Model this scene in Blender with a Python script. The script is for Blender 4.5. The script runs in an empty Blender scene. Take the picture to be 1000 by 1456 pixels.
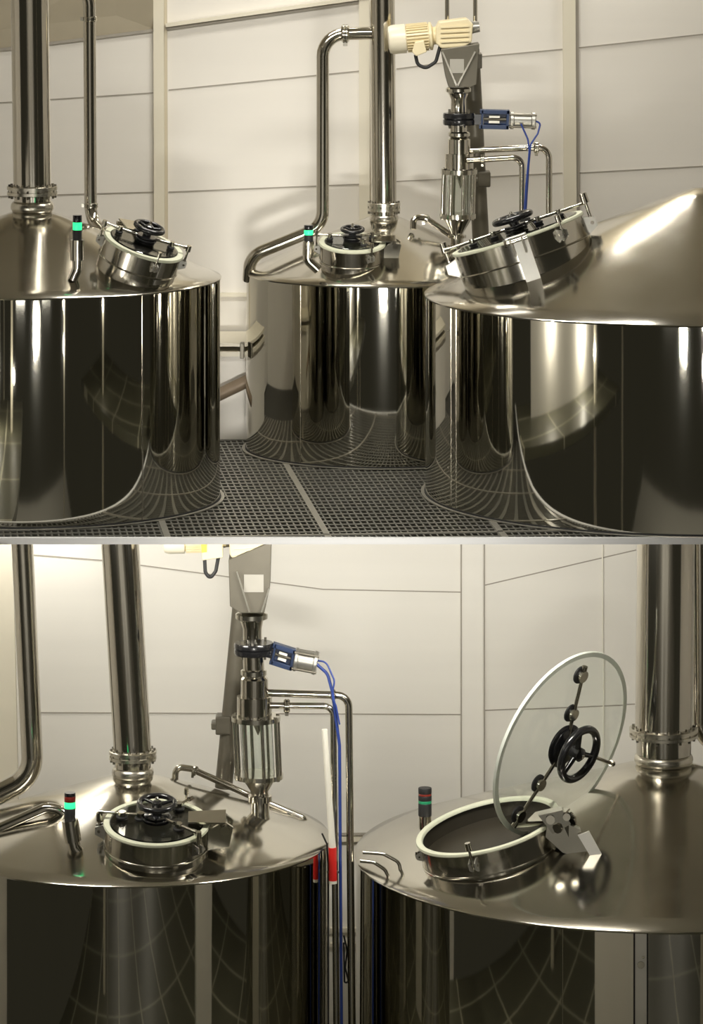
import bpy, math, random
from mathutils import Vector, Matrix

random.seed(7)
SC = bpy.context.scene
COL = SC.collection

# ------------------------------------------------------------------ camera, world, lamps, exposure
CAM_Y, CAM_Z, F, HORIZON = -60.0, 9.21, 6000.0, -260.0
FLOOR_LO = -8.85
cam_data = bpy.data.cameras.new('camera')
cam = bpy.data.objects.new('camera', cam_data)
COL.objects.link(cam)
cam.location = (0, CAM_Y, CAM_Z)
cam.rotation_euler = (math.pi / 2, 0, 0)
cam_data.sensor_fit = 'VERTICAL'
cam_data.sensor_height = 36.0
cam_data.lens = 36.0 * F / 1456.0
cam_data.shift_y = (HORIZON - 728.0) / 1456.0
cam_data.clip_end = 300
SC.camera = cam

SC.view_settings.view_transform = 'Standard'
SC.view_settings.look = 'None'
SC.view_settings.exposure = 0.0
SC.view_settings.gamma = 1.0
SC.view_settings.use_curve_mapping = False

world = bpy.data.worlds.new('hall_dark')
SC.world = world
world.use_nodes = True
world.node_tree.nodes['Background'].inputs[0].default_value = (0.030, 0.028, 0.020, 1)
world.node_tree.nodes['Background'].inputs[1].default_value = 1.0

WARM = (1.0, 0.965, 0.89)


def area(name, loc, target, sx, sy, power, col=WARM, spread=180):
    d = bpy.data.lights.new(name, 'AREA')
    d.shape = 'RECTANGLE'
    d.size, d.size_y, d.energy, d.color = sx, sy, power, col
    d.spread = math.radians(spread)
    o = bpy.data.objects.new(name, d)
    COL.objects.link(o)
    o.location = loc
    v = Vector(target) - Vector(loc)
    o.rotation_euler = v.to_track_quat('-Z', 'Y').to_euler()
    return o


def lamp(name, loc, power, radius=0.12, col=WARM):
    d = bpy.data.lights.new(name, 'POINT')
    d.energy, d.color, d.shadow_soft_size = power, col, radius
    o = bpy.data.objects.new(name, d)
    COL.objects.link(o)
    o.location = loc
    return o


# overhead lights of the upper level
area('overhead_light', (-1.5, 1.2, 9.7), (-1.2, 3.9, 1.2), 2.2, 0.6, 62, spread=130)
area('overhead_light', (3.6, 3.3, 9.4), (3.8, 3.9, 2.0), 2.4, 0.3, 140)  # added to brighten the right part of the back wall
area('overhead_light', (-0.5, 3.2, 9.4), (-0.5, 3.9, 1.5), 1.4, 0.3, 26)  # added to lift the wall behind the middle tank
area('overhead_light', (0.0, -4.2, 9.7), (0.0, -3.0, 0), 6.0, 0.6, 720)
# lamps under the slab, lighting the lower level
area('overhead_light', (-5.0, 1.3, -0.22), (-4.2, 2.5, -2.6), 1.2, 0.3, 75)
area('overhead_light', (-4.9, -5.3, -0.15), (-2.4, 2.0, -3.6), 2.4, 0.2, 290)
area('overhead_light', (1.6, -5.3, -0.15), (2.2, 2.0, -3.6), 3.0, 0.2, 330)
area('overhead_light', (1.8, -5.55, -0.13), (1.8, -9.0, -7.4), 1.6, 0.06, 60)  # added only to light the low white panel below
# added light whitening the slab edge, and added point lights for shell hot spots
area('slab_edge_fill', (0.0, -30.0, -0.4), (0.0, -6.1, 0.8), 3.4, 0.7, 64, spread=20)
for lx, ly, lz, lp in ((-5.3, -14.0, 0.85, 22), (4.75, -25.0, -0.30, 40), (4.75, -25.0, 0.50, 40), (6.0, -13.6, 1.45, 22),
                       (-7.0, -9.8, 1.45, 110), (-7.0, -13.8, 0.95, 110)):
    lamp('hot_spot_light', (lx, ly, lz), lp, 0.09)

# added lights at the far hall end, brightening what pipes and stacks mirror
for lx in (-12, 0, 12):
    area('far_hall_fill', (lx, -57.0, 11.5), (lx, -66.0, 3.0), 4.0, 0.8, 420)
for lx in (-6, 6):
    area('far_hall_fill', (lx, -48.0, -1.5), (lx, -44.0, FLOOR_LO), 4.0, 2.0, 420)

# ------------------------------------------------------------------ measuring helpers


def sc(y):
    """metres covered by one pixel of the photo at depth y"""
    return (y - CAM_Y) / F


def at(px, py, y):
    s = sc(y)
    return Vector(((px - 500.0) * s, y, CAM_Z - (py - HORIZON) * s))


def proj(v):
    s = sc(v[1])
    return (v[0] / s + 500.0, (CAM_Z - v[2]) / s + HORIZON)


# ------------------------------------------------------------------ materials
def mat(name, col, rough=0.5, metal=0.0, **kw):
    m = bpy.data.materials.new(name)
    m.use_nodes = True
    nt = m.node_tree
    b = nt.nodes['Principled BSDF']
    b.inputs['Base Color'].default_value = (*col, 1)
    b.inputs['Roughness'].default_value = rough
    b.inputs['Metallic'].default_value = metal
    if 'trans' in kw:
        b.inputs['Transmission Weight'].default_value = kw['trans']
        b.inputs['IOR'].default_value = kw.get('ior', 1.45)
    if 'emit' in kw:
        b.inputs['Emission Color'].default_value = (*kw['emit'], 1)
        b.inputs['Emission Strength'].default_value = kw.get('strength', 1)
    if 'coat' in kw:
        b.inputs['Coat Weight'].default_value = kw['coat']
    noise, bump = kw.get('noise'), kw.get('bump', 0)
    if noise or bump:
        tc = nt.nodes.new('ShaderNodeTexCoord')
        mp = nt.nodes.new('ShaderNodeMapping')
        mp.inputs['Scale'].default_value = kw.get('stretch', (1, 1, 1))
        nt.links.new(tc.outputs['Object'], mp.inputs['Vector'])
        nz = nt.nodes.new('ShaderNodeTexNoise')
        nz.inputs['Scale'].default_value = kw.get('scale', 6)
        nz.inputs['Detail'].default_value = kw.get('detail', 4)
        nt.links.new(mp.outputs['Vector'], nz.inputs['Vector'])
        if noise:
            mx = nt.nodes.new('ShaderNodeMix')
            mx.data_type = 'RGBA'
            mx.inputs['A'].default_value = (*[c * (1 - noise) for c in col], 1)
            mx.inputs['B'].default_value = (*[min(1, c * (1 + noise)) for c in col], 1)
            nt.links.new(nz.outputs['Fac'], mx.inputs['Factor'])
            nt.links.new(mx.outputs['Result'], b.inputs['Base Color'])
        if bump:
            bp = nt.nodes.new('ShaderNodeBump')
            bp.inputs['Strength'].default_value = bump
            bp.inputs['Distance'].default_value = kw.get('dist', 0.02)
            nt.links.new(nz.outputs['Fac'], bp.inputs['Height'])
            nt.links.new(bp.outputs['Normal'], b.inputs['Normal'])
        if 'rvar' in kw:
            mr = nt.nodes.new('ShaderNodeMapRange')
            mr.inputs['To Min'].default_value = rough
            mr.inputs['To Max'].default_value = rough + kw['rvar']
            nt.links.new(nz.outputs['Fac'], mr.inputs['Value'])
            nt.links.new(mr.outputs['Result'], b.inputs['Roughness'])
    return m


M_SHELL = mat('polished_shell_steel', (0.56, 0.54, 0.47), 0.035, 1, noise=0.05, scale=3, bump=0.012, dist=0.05,
              stretch=(1.2, 1.2, 0.12), detail=2)
M_CONE = mat('satin_cone_steel', (0.58, 0.555, 0.49), 0.09, 1, noise=0.06, scale=2.0, bump=0.02, dist=0.06, rvar=0.10, detail=3)
M_PIPE = mat('pipe_steel', (0.62, 0.59, 0.52), 0.11, 1, noise=0.08, scale=3, bump=0.02, dist=0.02, stretch=(1, 1, 0.15))
M_FIT = mat('fitting_steel', (0.58, 0.56, 0.49), 0.17, 1, noise=0.08, scale=8)
M_DULL = mat('dull_steel', (0.135, 0.122, 0.092), 0.42, 0.35, noise=0.12, scale=5)
M_FLANGE = mat('satin_flange_steel', (0.64, 0.61, 0.53), 0.27, 1, noise=0.06, scale=8)
M_TAG = mat('blank_tag', (0.40, 0.38, 0.33), 0.6, 0, noise=0.05, scale=5)
M_EDGE = mat('frosted_glass_edge', (0.80, 0.83, 0.74), 0.45, 0, trans=0.45, ior=1.4, noise=0.02, scale=5)
M_PLATE = mat('bare_plate', (0.72, 0.70, 0.64), 0.38, 0.75, noise=0.05, scale=5)
M_DARK = mat('painted_dark_interior', (0.030, 0.025, 0.016), 0.5, 0.0, noise=0.2, scale=4)  # shade inside the hatches put into the colour
M_BLACK = mat('black_plastic', (0.012, 0.012, 0.013), 0.22, 0, coat=0.4, noise=0.2, scale=9)
M_RUBBER = mat('black_rubber', (0.02, 0.02, 0.02), 0.55, 0, noise=0.2, scale=9)
M_CREAM = mat('cream_paint', (0.78, 0.68, 0.44), 0.35, 0, noise=0.06, scale=4)
M_CREAML = mat('pale_cream_paint', (0.80, 0.74, 0.58), 0.35, 0, noise=0.05, scale=4)
M_YELLOW = mat('yellow_label', (0.75, 0.50, 0.08), 0.5, 0, noise=0.06, scale=4)
M_WALL = mat('white_wall_panel', (0.80, 0.765, 0.70), 0.5, 0, noise=0.03, scale=0.7, bump=0.05, dist=0.01, stretch=(0.2, 1, 6))
M_WALLB = mat('white_lower_panel', (0.80, 0.775, 0.71), 0.5, 0, noise=0.03, scale=0.7, bump=0.05, dist=0.01, stretch=(0.2, 1, 6))
M_PILAS = mat('cream_pilaster', (0.74, 0.69, 0.56), 0.45, 0, noise=0.03, scale=2)
M_JOINT_SHADE = mat('joint_and_shade', (0.36, 0.33, 0.28), 0.7, 0, noise=0.1, scale=4)  # joints, and strips painted as shade
M_SOFFIT_SHADE = mat('soffit_and_shade', (0.55, 0.49, 0.37), 0.6, 0, noise=0.06, scale=2)  # soffit, and shadow strips painted beside pilasters
M_CEIL = mat('ceiling_panel', (0.52, 0.49, 0.42), 0.6, 0, noise=0.04, scale=1)
M_GRATE = mat('galvanised_grating', (0.34, 0.335, 0.30), 0.42, 0.85, noise=0.15, scale=10)
M_STRIP = mat('grating_edge_bar', (0.50, 0.48, 0.42), 0.4, 0.7, noise=0.1, scale=6)
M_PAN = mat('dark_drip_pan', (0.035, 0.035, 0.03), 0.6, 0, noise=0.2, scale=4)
M_SLAB = mat('white_slab_edge', (0.95, 0.95, 0.95), 0.6, 0, noise=0.01, scale=3)
M_GASK = mat('pale_gasket', (0.62, 0.63, 0.48), 0.45, 0, noise=0.06, scale=6)
M_GLASS = mat('lid_glass', (0.93, 0.965, 0.94), 0.0, 0, trans=1.0, ior=1.45, noise=0.01, scale=2)
M_GREEN = mat('lit_green_lens', (0.05, 0.6, 0.3), 0.3, 0, emit=(0.03, 0.95, 0.30), strength=1.25, noise=0.02, scale=3)
M_GREENO = mat('unlit_green_lens_glow', (0.02, 0.20, 0.09), 0.3, 0, emit=(0.02, 0.6, 0.25), strength=0.15, noise=0.05, scale=3)  # faint glow added to a lens that is off
M_REDO = mat('red_lens', (0.22, 0.025, 0.015), 0.3, 0, noise=0.05, scale=3)
M_BLUE = mat('blue_paint', (0.010, 0.028, 0.085), 0.4, 0, noise=0.1, scale=5)
M_HOSE = mat('blue_hose', (0.025, 0.055, 0.26), 0.35, 0, noise=0.05, scale=5)
M_WHITE = mat('white_plastic', (0.86, 0.83, 0.72), 0.4, 0, noise=0.02, scale=4)
M_RED = mat('red_tape', (0.72, 0.02, 0.015), 0.45, 0, noise=0.05, scale=6)
M_BEAM = mat('brown_primer', (0.25, 0.19, 0.13), 0.5, 0.2, noise=0.15, scale=5)
M_ALU = mat('cast_aluminium', (0.42, 0.41, 0.37), 0.38, 0.8, noise=0.08, scale=8)


def floor_tiles():
    m = bpy.data.materials.new('lower_grating_panels')
    m.use_nodes = True
    nt = m.node_tree
    b = nt.nodes['Principled BSDF']
    tc = nt.nodes.new('ShaderNodeTexCoord')
    mp = nt.nodes.new('ShaderNodeMapping')
    mp.inputs['Rotation'].default_value = (0, 0, 0.12)
    nt.links.new(tc.outputs['Object'], mp.inputs['Vector'])
    br = nt.nodes.new('ShaderNodeTexBrick')
    br.offset = 0.0
    br.inputs['Scale'].default_value = 1.0
    br.inputs['Brick Width'].default_value = 2.2
    br.inputs['Row Height'].default_value = 3.4
    br.inputs['Mortar Size'].default_value = 0.06
    br.inputs['Color1'].default_value = (0.115, 0.112, 0.075, 1)
    br.inputs['Color2'].default_value = (0.10, 0.098, 0.066, 1)
    br.inputs['Mortar'].default_value = (0.42, 0.40, 0.30, 1)
    nt.links.new(mp.outputs['Vector'], br.inputs['Vector'])
    nt.links.new(br.outputs['Color'], b.inputs['Base Color'])
    b.inputs['Roughness'].default_value = 0.5
    return m


M_TILES = floor_tiles()

# ------------------------------------------------------------------ mesh builder
ORIGIN = {}


class MB:
    def __init__(self):
        self.v, self.f = [], []

    def add(self, vs, fs):
        n = len(self.v)
        self.v += [Vector(p) for p in vs]
        self.f += [tuple(i + n for i in f) for f in fs]
        return self

    def box(self, c, size, rot=None):
        c, h = Vector(c), Vector(size) / 2
        vs = []
        for dx in (-1, 1):
            for dy in (-1, 1):
                for dz in (-1, 1):
                    p = Vector((dx * h.x, dy * h.y, dz * h.z))
                    vs.append(c + (rot @ p if rot else p))
        return self.add(vs, [(0, 1, 3, 2), (4, 6, 7, 5), (0, 4, 5, 1), (2, 3, 7, 6), (0, 2, 6, 4), (1, 5, 7, 3)])

    def bar(self, a, b, w, t, up=(0, -1, 0)):
        """rectangular bar from a to b: w across, t along 'up'"""
        a, b = Vector(a), Vector(b)
        z = (b - a)
        L = z.length
        z.normalize()
        u = Vector(up)
        u = (u - z * u.dot(z)).normalized()
        x = z.cross(u)
        R = Matrix((x, u, z)).transposed()
        return self.box((a + b) / 2, (w, t, L), R)

    def lathe(self, prof, M=None, seg=32, cap=True):
        """prof: list of (radius, height) swept about local z"""
        vs, fs = [], []
        for r, z in prof:
            for i in range(seg):
                a = 2 * math.pi * i / seg
                p = Vector((r * math.cos(a), r * math.sin(a), z))
                vs.append(M @ p if M else p)
        for k in range(len(prof) - 1):
            for i in range(seg):
                j = (i + 1) % seg
                fs.append((k * seg + i, k * seg + j, (k + 1) * seg + j, (k + 1) * seg + i))
        if cap:
            fs.append(tuple(range(seg))[::-1])
            n = (len(prof) - 1) * seg
            fs.append(tuple(range(n, n + seg)))
        return self.add(vs, fs)

    def ring(self, prof, M=None, seg=48):
        """closed profile swept about local z (a tube wall or a gasket)"""
        vs, fs = [], []
        k = len(prof)
        for i in range(seg):
            a = 2 * math.pi * i / seg
            for r, z in prof:
                p = Vector((r * math.cos(a), r * math.sin(a), z))
                vs.append(M @ p if M else p)
        for i in range(seg):
            j = (i + 1) % seg
            for q in range(k):
                w = (q + 1) % k
                fs.append((i * k + q, j * k + q, j * k + w, i * k + w))
        return self.add(vs, fs)

    def torus(self, R, r, M=None, seg=40, tube=10, z=0.0):
        prof = [(R + r * math.cos(2 * math.pi * q / tube), z + r * math.sin(2 * math.pi * q / tube)) for q in range(tube)]
        return self.ring(prof, M, seg)

    def cyl(self, a, b, r, r2=None, seg=20):
        a, b = Vector(a), Vector(b)
        z = b - a
        L = z.length
        M = Matrix.Translation(a) @ z.to_track_quat('Z', 'Y').to_matrix().to_4x4()
        return self.lathe([(r, 0), (r if r2 is None else r2, L)], M, seg)

    def tube(self, pts, r, seg=16, fillet=None, steps=8):
        pts = [Vector(p) for p in pts]
        path = [pts[0]]
        for i in range(1, len(pts) - 1):
            p, a, b = pts[i], pts[i - 1] - pts[i], pts[i + 1] - pts[i]
            rad = (fillet[i - 1] if isinstance(fillet, (list, tuple)) else fillet) or 0
            ang = a.angle(b)
            if rad <= 0 or ang > math.pi - 0.02:
                path.append(p)
                continue
            d = min(rad / math.tan(ang / 2), a.length * 0.49, b.length * 0.49)
            rad = d * math.tan(ang / 2)
            a, b = a.normalized(), b.normalized()
            c = p + (a + b).normalized() * (rad / math.sin(ang / 2))
            s, e = p + a * d - c, p + b * d - c
            tot = s.angle(e)
            ax = s.cross(e).normalized()
            for k in range(steps + 1):
                path.append(c + Matrix.Rotation(tot * k / steps, 3, ax) @ s)
        path.append(pts[-1])
        vs, fs = [], []
        prev = None
        n = len(path)
        for i, p in enumerate(path):
            t = (path[min(i + 1, n - 1)] - path[max(i - 1, 0)]).normalized()
            if prev is None:
                u = t.orthogonal().normalized()
            else:
                u = (prev - t * prev.dot(t)).normalized()
            prev = u
            w = t.cross(u)
            for k in range(seg):
                a = 2 * math.pi * k / seg
                vs.append(p + (u * math.cos(a) + w * math.sin(a)) * r)
        for i in range(n - 1):
            for k in range(seg):
                j = (k + 1) % seg
                fs.append((i * seg + k, i * seg + j, (i + 1) * seg + j, (i + 1) * seg + k))
        fs.append(tuple(range(seg))[::-1])
        fs.append(tuple(range((n - 1) * seg, n * seg)))
        return self.add(vs, fs)

    def prism(self, poly, depth):
        """polygon of world points extruded by a vector"""
        d = Vector(depth)
        n = len(poly)
        vs = [Vector(p) for p in poly] + [Vector(p) + d for p in poly]
        fs = [tuple(range(n))[::-1], tuple(range(n, 2 * n))]
        fs += [(i, (i + 1) % n, n + (i + 1) % n, n + i) for i in range(n)]
        return self.add(vs, fs)

    def build(self, name, material, parent=None, M=None, smooth=True, bevel=0, label=None):
        o0 = ORIGIN.get(parent.name, Vector()) if parent else Vector()
        me = bpy.data.meshes.new(name)
        me.from_pydata([((M @ p) if M else p) - o0 for p in self.v], [], self.f)
        import bmesh
        bm = bmesh.new()
        bm.from_mesh(me)
        bmesh.ops.recalc_face_normals(bm, faces=bm.faces)
        bm.to_mesh(me)
        bm.free()
        if smooth:
            me.polygons.foreach_set('use_smooth', [True] * len(me.polygons))
            me.set_sharp_from_angle(angle=math.radians(38))
        me.materials.append(material)
        o = bpy.data.objects.new(name, me)
        COL.objects.link(o)
        if bevel:
            bv = o.modifiers.new('bevel', 'BEVEL')
            bv.width, bv.segments = bevel, 2
            bv.limit_method = 'ANGLE'
        if parent:
            o.parent = parent
        ORIGIN[o.name] = o0
        if label:
            o['label'] = label
        return o


def thing(name, label, cat, loc, group=None):
    o = bpy.data.objects.new(name, None)
    o.empty_display_size = 0.2
    COL.objects.link(o)
    o.location = loc
    o['label'], o['category'] = label, cat
    if group:
        o['group'] = group
    ORIGIN[o.name] = Vector(loc)
    return o


def tag(o, label, cat, group=None):
    o['label'], o['category'] = label, cat
    if group:
        o['group'] = group
    return o


def struct(o):
    o['kind'] = 'structure'
    return o


def frame(c, n, e):
    """local frame: origin c, z along n, x as near e as possible"""
    z = Vector(n).normalized()
    x = Vector(e)
    x = (x - z * x.dot(z)).normalized()
    y = z.cross(x)
    m = Matrix((x, y, z)).transposed().to_4x4()
    m.translation = c
    return m


# ------------------------------------------------------------------ the setting
UW, LW = 3.95, 2.62            # depth of the back wall, upper and lower level
EDGE = CAM_Z / ((765 - HORIZON) / F) + CAM_Y   # front edge of the upper floor
X0, X1 = -9.0, 10.5


def wall_box(name, x0, x1, y0, y1, z0, z1, m):
    return struct(MB().box(((x0 + x1) / 2, (y0 + y1) / 2, (z0 + z1) / 2), (x1 - x0, y1 - y0, z1 - z0)).build(name, m, smooth=False))


wall_box('wall_back', X0, X1, UW, UW + 0.2, 0, 6.9, M_WALL)
wall_box('wall_back_top', X0, X1, UW, UW + 0.2, 6.9, 10.0, M_SOFFIT_SHADE)
wall_box('wall_left', X0 - 0.2, X0, -5.5, UW + 0.2, FLOOR_LO, 10.0, M_WALL)
wall_box('wall_right', X1, X1 + 0.2, -5.5, UW + 0.2, FLOOR_LO, 10.0, M_WALL)
wall_box('wall_hall_left', -7.6, -7.4, -16.5, -7.6, -0.02, 4.0, M_WALL)
wall_box('floor_side_left', X0, -4.5, -17.5, -6.2, -0.2, -0.02, M_TILES)
wall_box('floor_side_right', 4.7, X1, -17.5, -6.2, -0.2, -0.02, M_TILES)
wall_box('low_reflector', 1.5, 3.2, -9.15, -9.0, FLOOR_LO, -5.75, M_WALLB)  # added unseen white panel, mirrored as a pale band in the shells
for q, (x, y) in enumerate(((-5.55, -14.3), (5.05, -25.3), (6.25, -13.8), (-8.5, -24.0))):  # added unseen posts that mirror as light streaks in the tanks
    wall_box('streak_post_%d' % (q + 1), x - 0.1, x + 0.1, y - 0.1, y + 0.1, FLOOR_LO, 10.0, M_PILAS)
wall_box('wall_back_lower', X0, X1, LW, LW + 0.2, FLOOR_LO, -0.0809, M_WALLB)
wall_box('ceiling', X0, X1, -32, UW, 10.0, 10.2, M_CEIL)
wall_box('wall_front', -22, 22, -66.2, -66, -1.5, 12.0, M_WALL)
wall_box('floor_hall', -22, 22, -62, -26, FLOOR_LO - 0.2, FLOOR_LO, M_WALLB)
wall_box('floor_lower', X0, X1, -26, LW, FLOOR_LO - 0.2, FLOOR_LO, M_TILES)

# upper floor: white edged slab with open steel grating let into it
slab = wall_box('trim_slab_edge', X0, X1, EDGE, EDGE + 0.09, -0.0809, -0.0002, M_SLAB)
wall_box('ceiling_lower', X0, X1, EDGE + 0.09, UW, -0.0809, -0.06, M_CEIL)
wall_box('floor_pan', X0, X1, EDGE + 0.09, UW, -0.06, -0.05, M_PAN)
g = MB()
ang = math.radians(6)
dx, dy = Vector((math.cos(ang), math.sin(ang), 0)), Vector((-math.sin(ang), math.cos(ang), 0))
ya, yb = EDGE + 0.10, UW - 0.02


def clip_line(p, d):
    """stretch p + t d inside the floor rectangle"""
    t0, t1 = -1e9, 1e9
    for k, (lo, hi) in enumerate(((-5.2, 5.4), (ya, yb))):
        if abs(d[k]) < 1e-9:
            if not lo <= p[k] <= hi:
                return None
            continue
        a, b = (lo - p[k]) / d[k], (hi - p[k]) / d[k]
        t0, t1 = max(t0, min(a, b)), min(t1, max(a, b))
    return (p + d * t0, p + d * t1) if t1 - t0 > 0.05 else None


def bar_flat(mb, p, d, w, z0, z1):
    c = clip_line(p, d)
    if c:
        a, b = c
        mb.bar((a.x, a.y, (z0 + z1) / 2), (b.x, b.y, (z0 + z1) / 2), w, z1 - z0, up=(0, 0, 1))


k = -90
while k <= 90:
    bar_flat(g, Vector((0, -2, 0)) + dx * (k * 0.088), dy, 0.022, -0.045, -0.010)
    k += 1
k = -90
while k <= 90:
    bar_flat(g, Vector((0, -2, 0)) + dy * (k * 0.27), dx, 0.075, -0.045, -0.006)
    k += 1
struct(g.build('floor', M_GRATE, smooth=False))
st = MB()
for off in (-2.55, -0.50, 1.75):
    bar_flat(st, Vector((0, -4, 0)) + dx * off, dy, 0.085, -0.04, 0.0)
for off in (-1.75,):
    bar_flat(st, Vector((0, -4, 0)) + dy * off, dx, 0.06, -0.04, 0.0)
struct(st.build('trim_1', M_STRIP, smooth=False))


def wall_line(name, pts, w, y, m, depth=0.012):
    mb = MB()
    for a, b in zip(pts[:-1], pts[1:]):
        mb.bar(at(*a, y - depth / 2), at(*b, y - depth / 2), w * sc(y), depth, up=(0, -1, 0))
    return struct(mb.build(name, m, smooth=False))


n = 2
for pts in ([(-60, 150), (218, 132)], [(-60, 281), (218, 273)], [(240, 128), (512, 101)], [(240, 273), (512, 262)],
            [(564, 98), (640, 88)], [(678, 81), (800, 70)], [(564, 258), (800, 246)], [(822, 68), (1060, 42)], [(822, 246), (1060, 233)]):
    wall_line('trim_%d' % n, pts, 1.6, UW, M_JOINT_SHADE)
    n += 1
for a, b, w, top in ((225.5, 228, 15, -60), (518, 519, 15, -60), (809, 813, 18, -60)):
    mb = MB().bar(at(a, top, UW - 0.06), at(b, 620, UW - 0.06), w * sc(UW), 0.12, up=(0, -1, 0))
    struct(mb.build('trim_%d' % n, M_PILAS, smooth=False))
    n += 1
    # painted shadow strip on the right flank of each pilaster
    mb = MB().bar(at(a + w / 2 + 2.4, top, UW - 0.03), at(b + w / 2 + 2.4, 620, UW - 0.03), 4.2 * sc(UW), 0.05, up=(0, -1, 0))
    struct(mb.build('trim_%d' % n, M_JOINT_SHADE if a > 700 else M_SOFFIT_SHADE, smooth=False))
    n += 1
# sloping cornice and the beige soffit over the left bay
wall_line('trim_%d' % n, [(-60, 78), (218, 43)], 4, UW, M_JOINT_SHADE, 0.06); n += 1
mb = MB()
mb.prism([at(-60, 76, UW - 0.02), at(218, 41, UW - 0.02), at(218, -60, UW - 0.75), at(-60, -60, UW - 0.75)], (0, 0.02, 0.04))
struct(mb.build('trim_%d' % n, M_SOFFIT_SHADE, smooth=False)); n += 1
wall_line('trim_%d' % n, [(236, 36), (535, -6)], 5, UW - 0.02, M_PILAS, 0.12); n += 1
wall_line('trim_%d' % n, [(236, 40.5), (535, -1.5)], 3, UW, M_JOINT_SHADE, 0.08); n += 1  # dark strip painted as the shaded underside of the rail
# stepped plinth low on the wall between the left and the middle tank
px_l, px_r = -4.6, -1.38
mb = MB().box(((px_l + px_r) / 2, 2.46 + 0.7, 0.62), (px_r - px_l, 1.4, 1.24))
struct(mb.build('trim_%d' % n, M_WALL, smooth=False)); n += 1
mb = MB().box(((px_l + px_r) / 2, 2.40 + 0.75, 1.27), (px_r - px_l, 1.5, 0.07))
struct(mb.build('trim_%d' % n, M_PILAS, smooth=False)); n += 1
mb = MB().box(((px_l + px_r) / 2, 2.42 + 0.75, 1.40), (px_r - px_l, 1.46, 0.05))
struct(mb.build('trim_%d' % n, M_PILAS, smooth=False)); n += 1
wall_line('trim_%d' % n, [(300, 419), (352, 419)], 5, UW, M_PILAS, 0.08); n += 1
# lower level panel joints, corner column, ledge
for pts in ([(36, 788), (150, 797), (460, 838), (655, 842)], [(36, 1013), (655, 1016)], [(690, 832), (905, 782)], [(690, 1010), (905, 1001)]):
    wall_line('trim_%d' % n, pts, 1.5, LW, M_JOINT_SHADE)
    n += 1
mb = MB().bar(at(672, 700, LW - 0.03), at(673, 1456, LW - 0.03), 30 * sc(LW), 0.06, up=(0, -1, 0))
struct(mb.build('trim_%d' % n, M_WALLB, smooth=False)); n += 1
for px in (656, 689, 857):
    wall_line('trim_%d' % n, [(px, 700), (px, 1240)], 1.8, LW - 0.06, M_JOINT_SHADE if px < 700 else M_WHITE); n += 1
mb = MB().bar(at(4, 700, LW - 0.06), at(20, 1456, LW - 0.06), 26 * sc(LW), 0.12, up=(0, -1, 0))
struct(mb.build('trim_%d' % n, M_PILAS, smooth=False)); n += 1
for y, w in ((1186, 3), (1193, 6), (1322, 6), (1343, 5)):
    wall_line('trim_%d' % n, [(470, y), (700, y - 1)], w, LW, M_PILAS if w > 3 else M_JOINT_SHADE, 0.10 if w > 3 else 0.05); n += 1

# ------------------------------------------------------------------ tanks
TANK = 'polished steel brewing tanks'


def tank(label, pxc, yc, rpx, edge_y, z_base, neck_px, neck_y, neck_r_px, closed=False):
    s = sc(yc)
    c = at(pxc, 0, yc)
    R = rpx * s
    zr = CAM_Z - (edge_y - HORIZON) * s
    zn = CAM_Z - (neck_y - HORIZON) * s
    rn = neck_r_px * s
    t = thing('brewing_tank', label, 'tank', (c.x, yc, z_base), TANK)
    M = Matrix.Translation((c.x, yc, 0))
    MB().ring([(R, z_base + 0.03), (R, zr - 0.012), (R - 0.02, zr - 0.012), (R - 0.02, z_base + 0.03)], M, 160).build('shell', M_SHELL, t)
    dx = (neck_px - pxc) * s
    mb = MB()
    seg = 160
    prof = [(R + 0.012, zr - 0.022, 0), (R + 0.018, zr - 0.004, 0), (R + 0.006, zr + 0.010, 0)]
    for q in range(1, 13):
        f = q / 12
        rr = R + (rn - R) * f
        bulge = 0.018 * R * math.sin(math.pi * f)
        prof.append((rr, zr + 0.01 + (zn - zr) * f + bulge * 0.3, dx * f))
    vs, fs = [], []
    for r, z, ox in prof:
        for i in range(seg):
            a = 2 * math.pi * i / seg
            vs.append(M @ Vector((ox + r * math.cos(a), r * math.sin(a), z)))
    for q in range(len(prof) - 1):
        for i in range(seg):
            j = (i + 1) % seg
            fs.append((q * seg + i, q * seg + j, (q + 1) * seg + j, (q + 1) * seg + i))
    fs.append(tuple(range((len(prof) - 1) * seg, len(prof) * seg)))
    mb.add(vs, fs)
    mb.build('cone_lid', M_CONE, t)
    MB().ring([(R + 0.012, z_base), (R + 0.012, z_base + 0.03), (R - 0.03, z_base + 0.03), (R - 0.03, z_base)], M, 120).build('foot_ring', M_RUBBER, t)
    MB().ring([(R + 0.016, z_base), (R + 0.016, z_base + 0.012), (R + 0.06, z_base + 0.012), (R + 0.06, z_base)], M, 120).build('kick_ring', M_STRIP, t)
    return t, Vector((c.x, yc, 0)), R, zr, zn, rn


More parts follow.
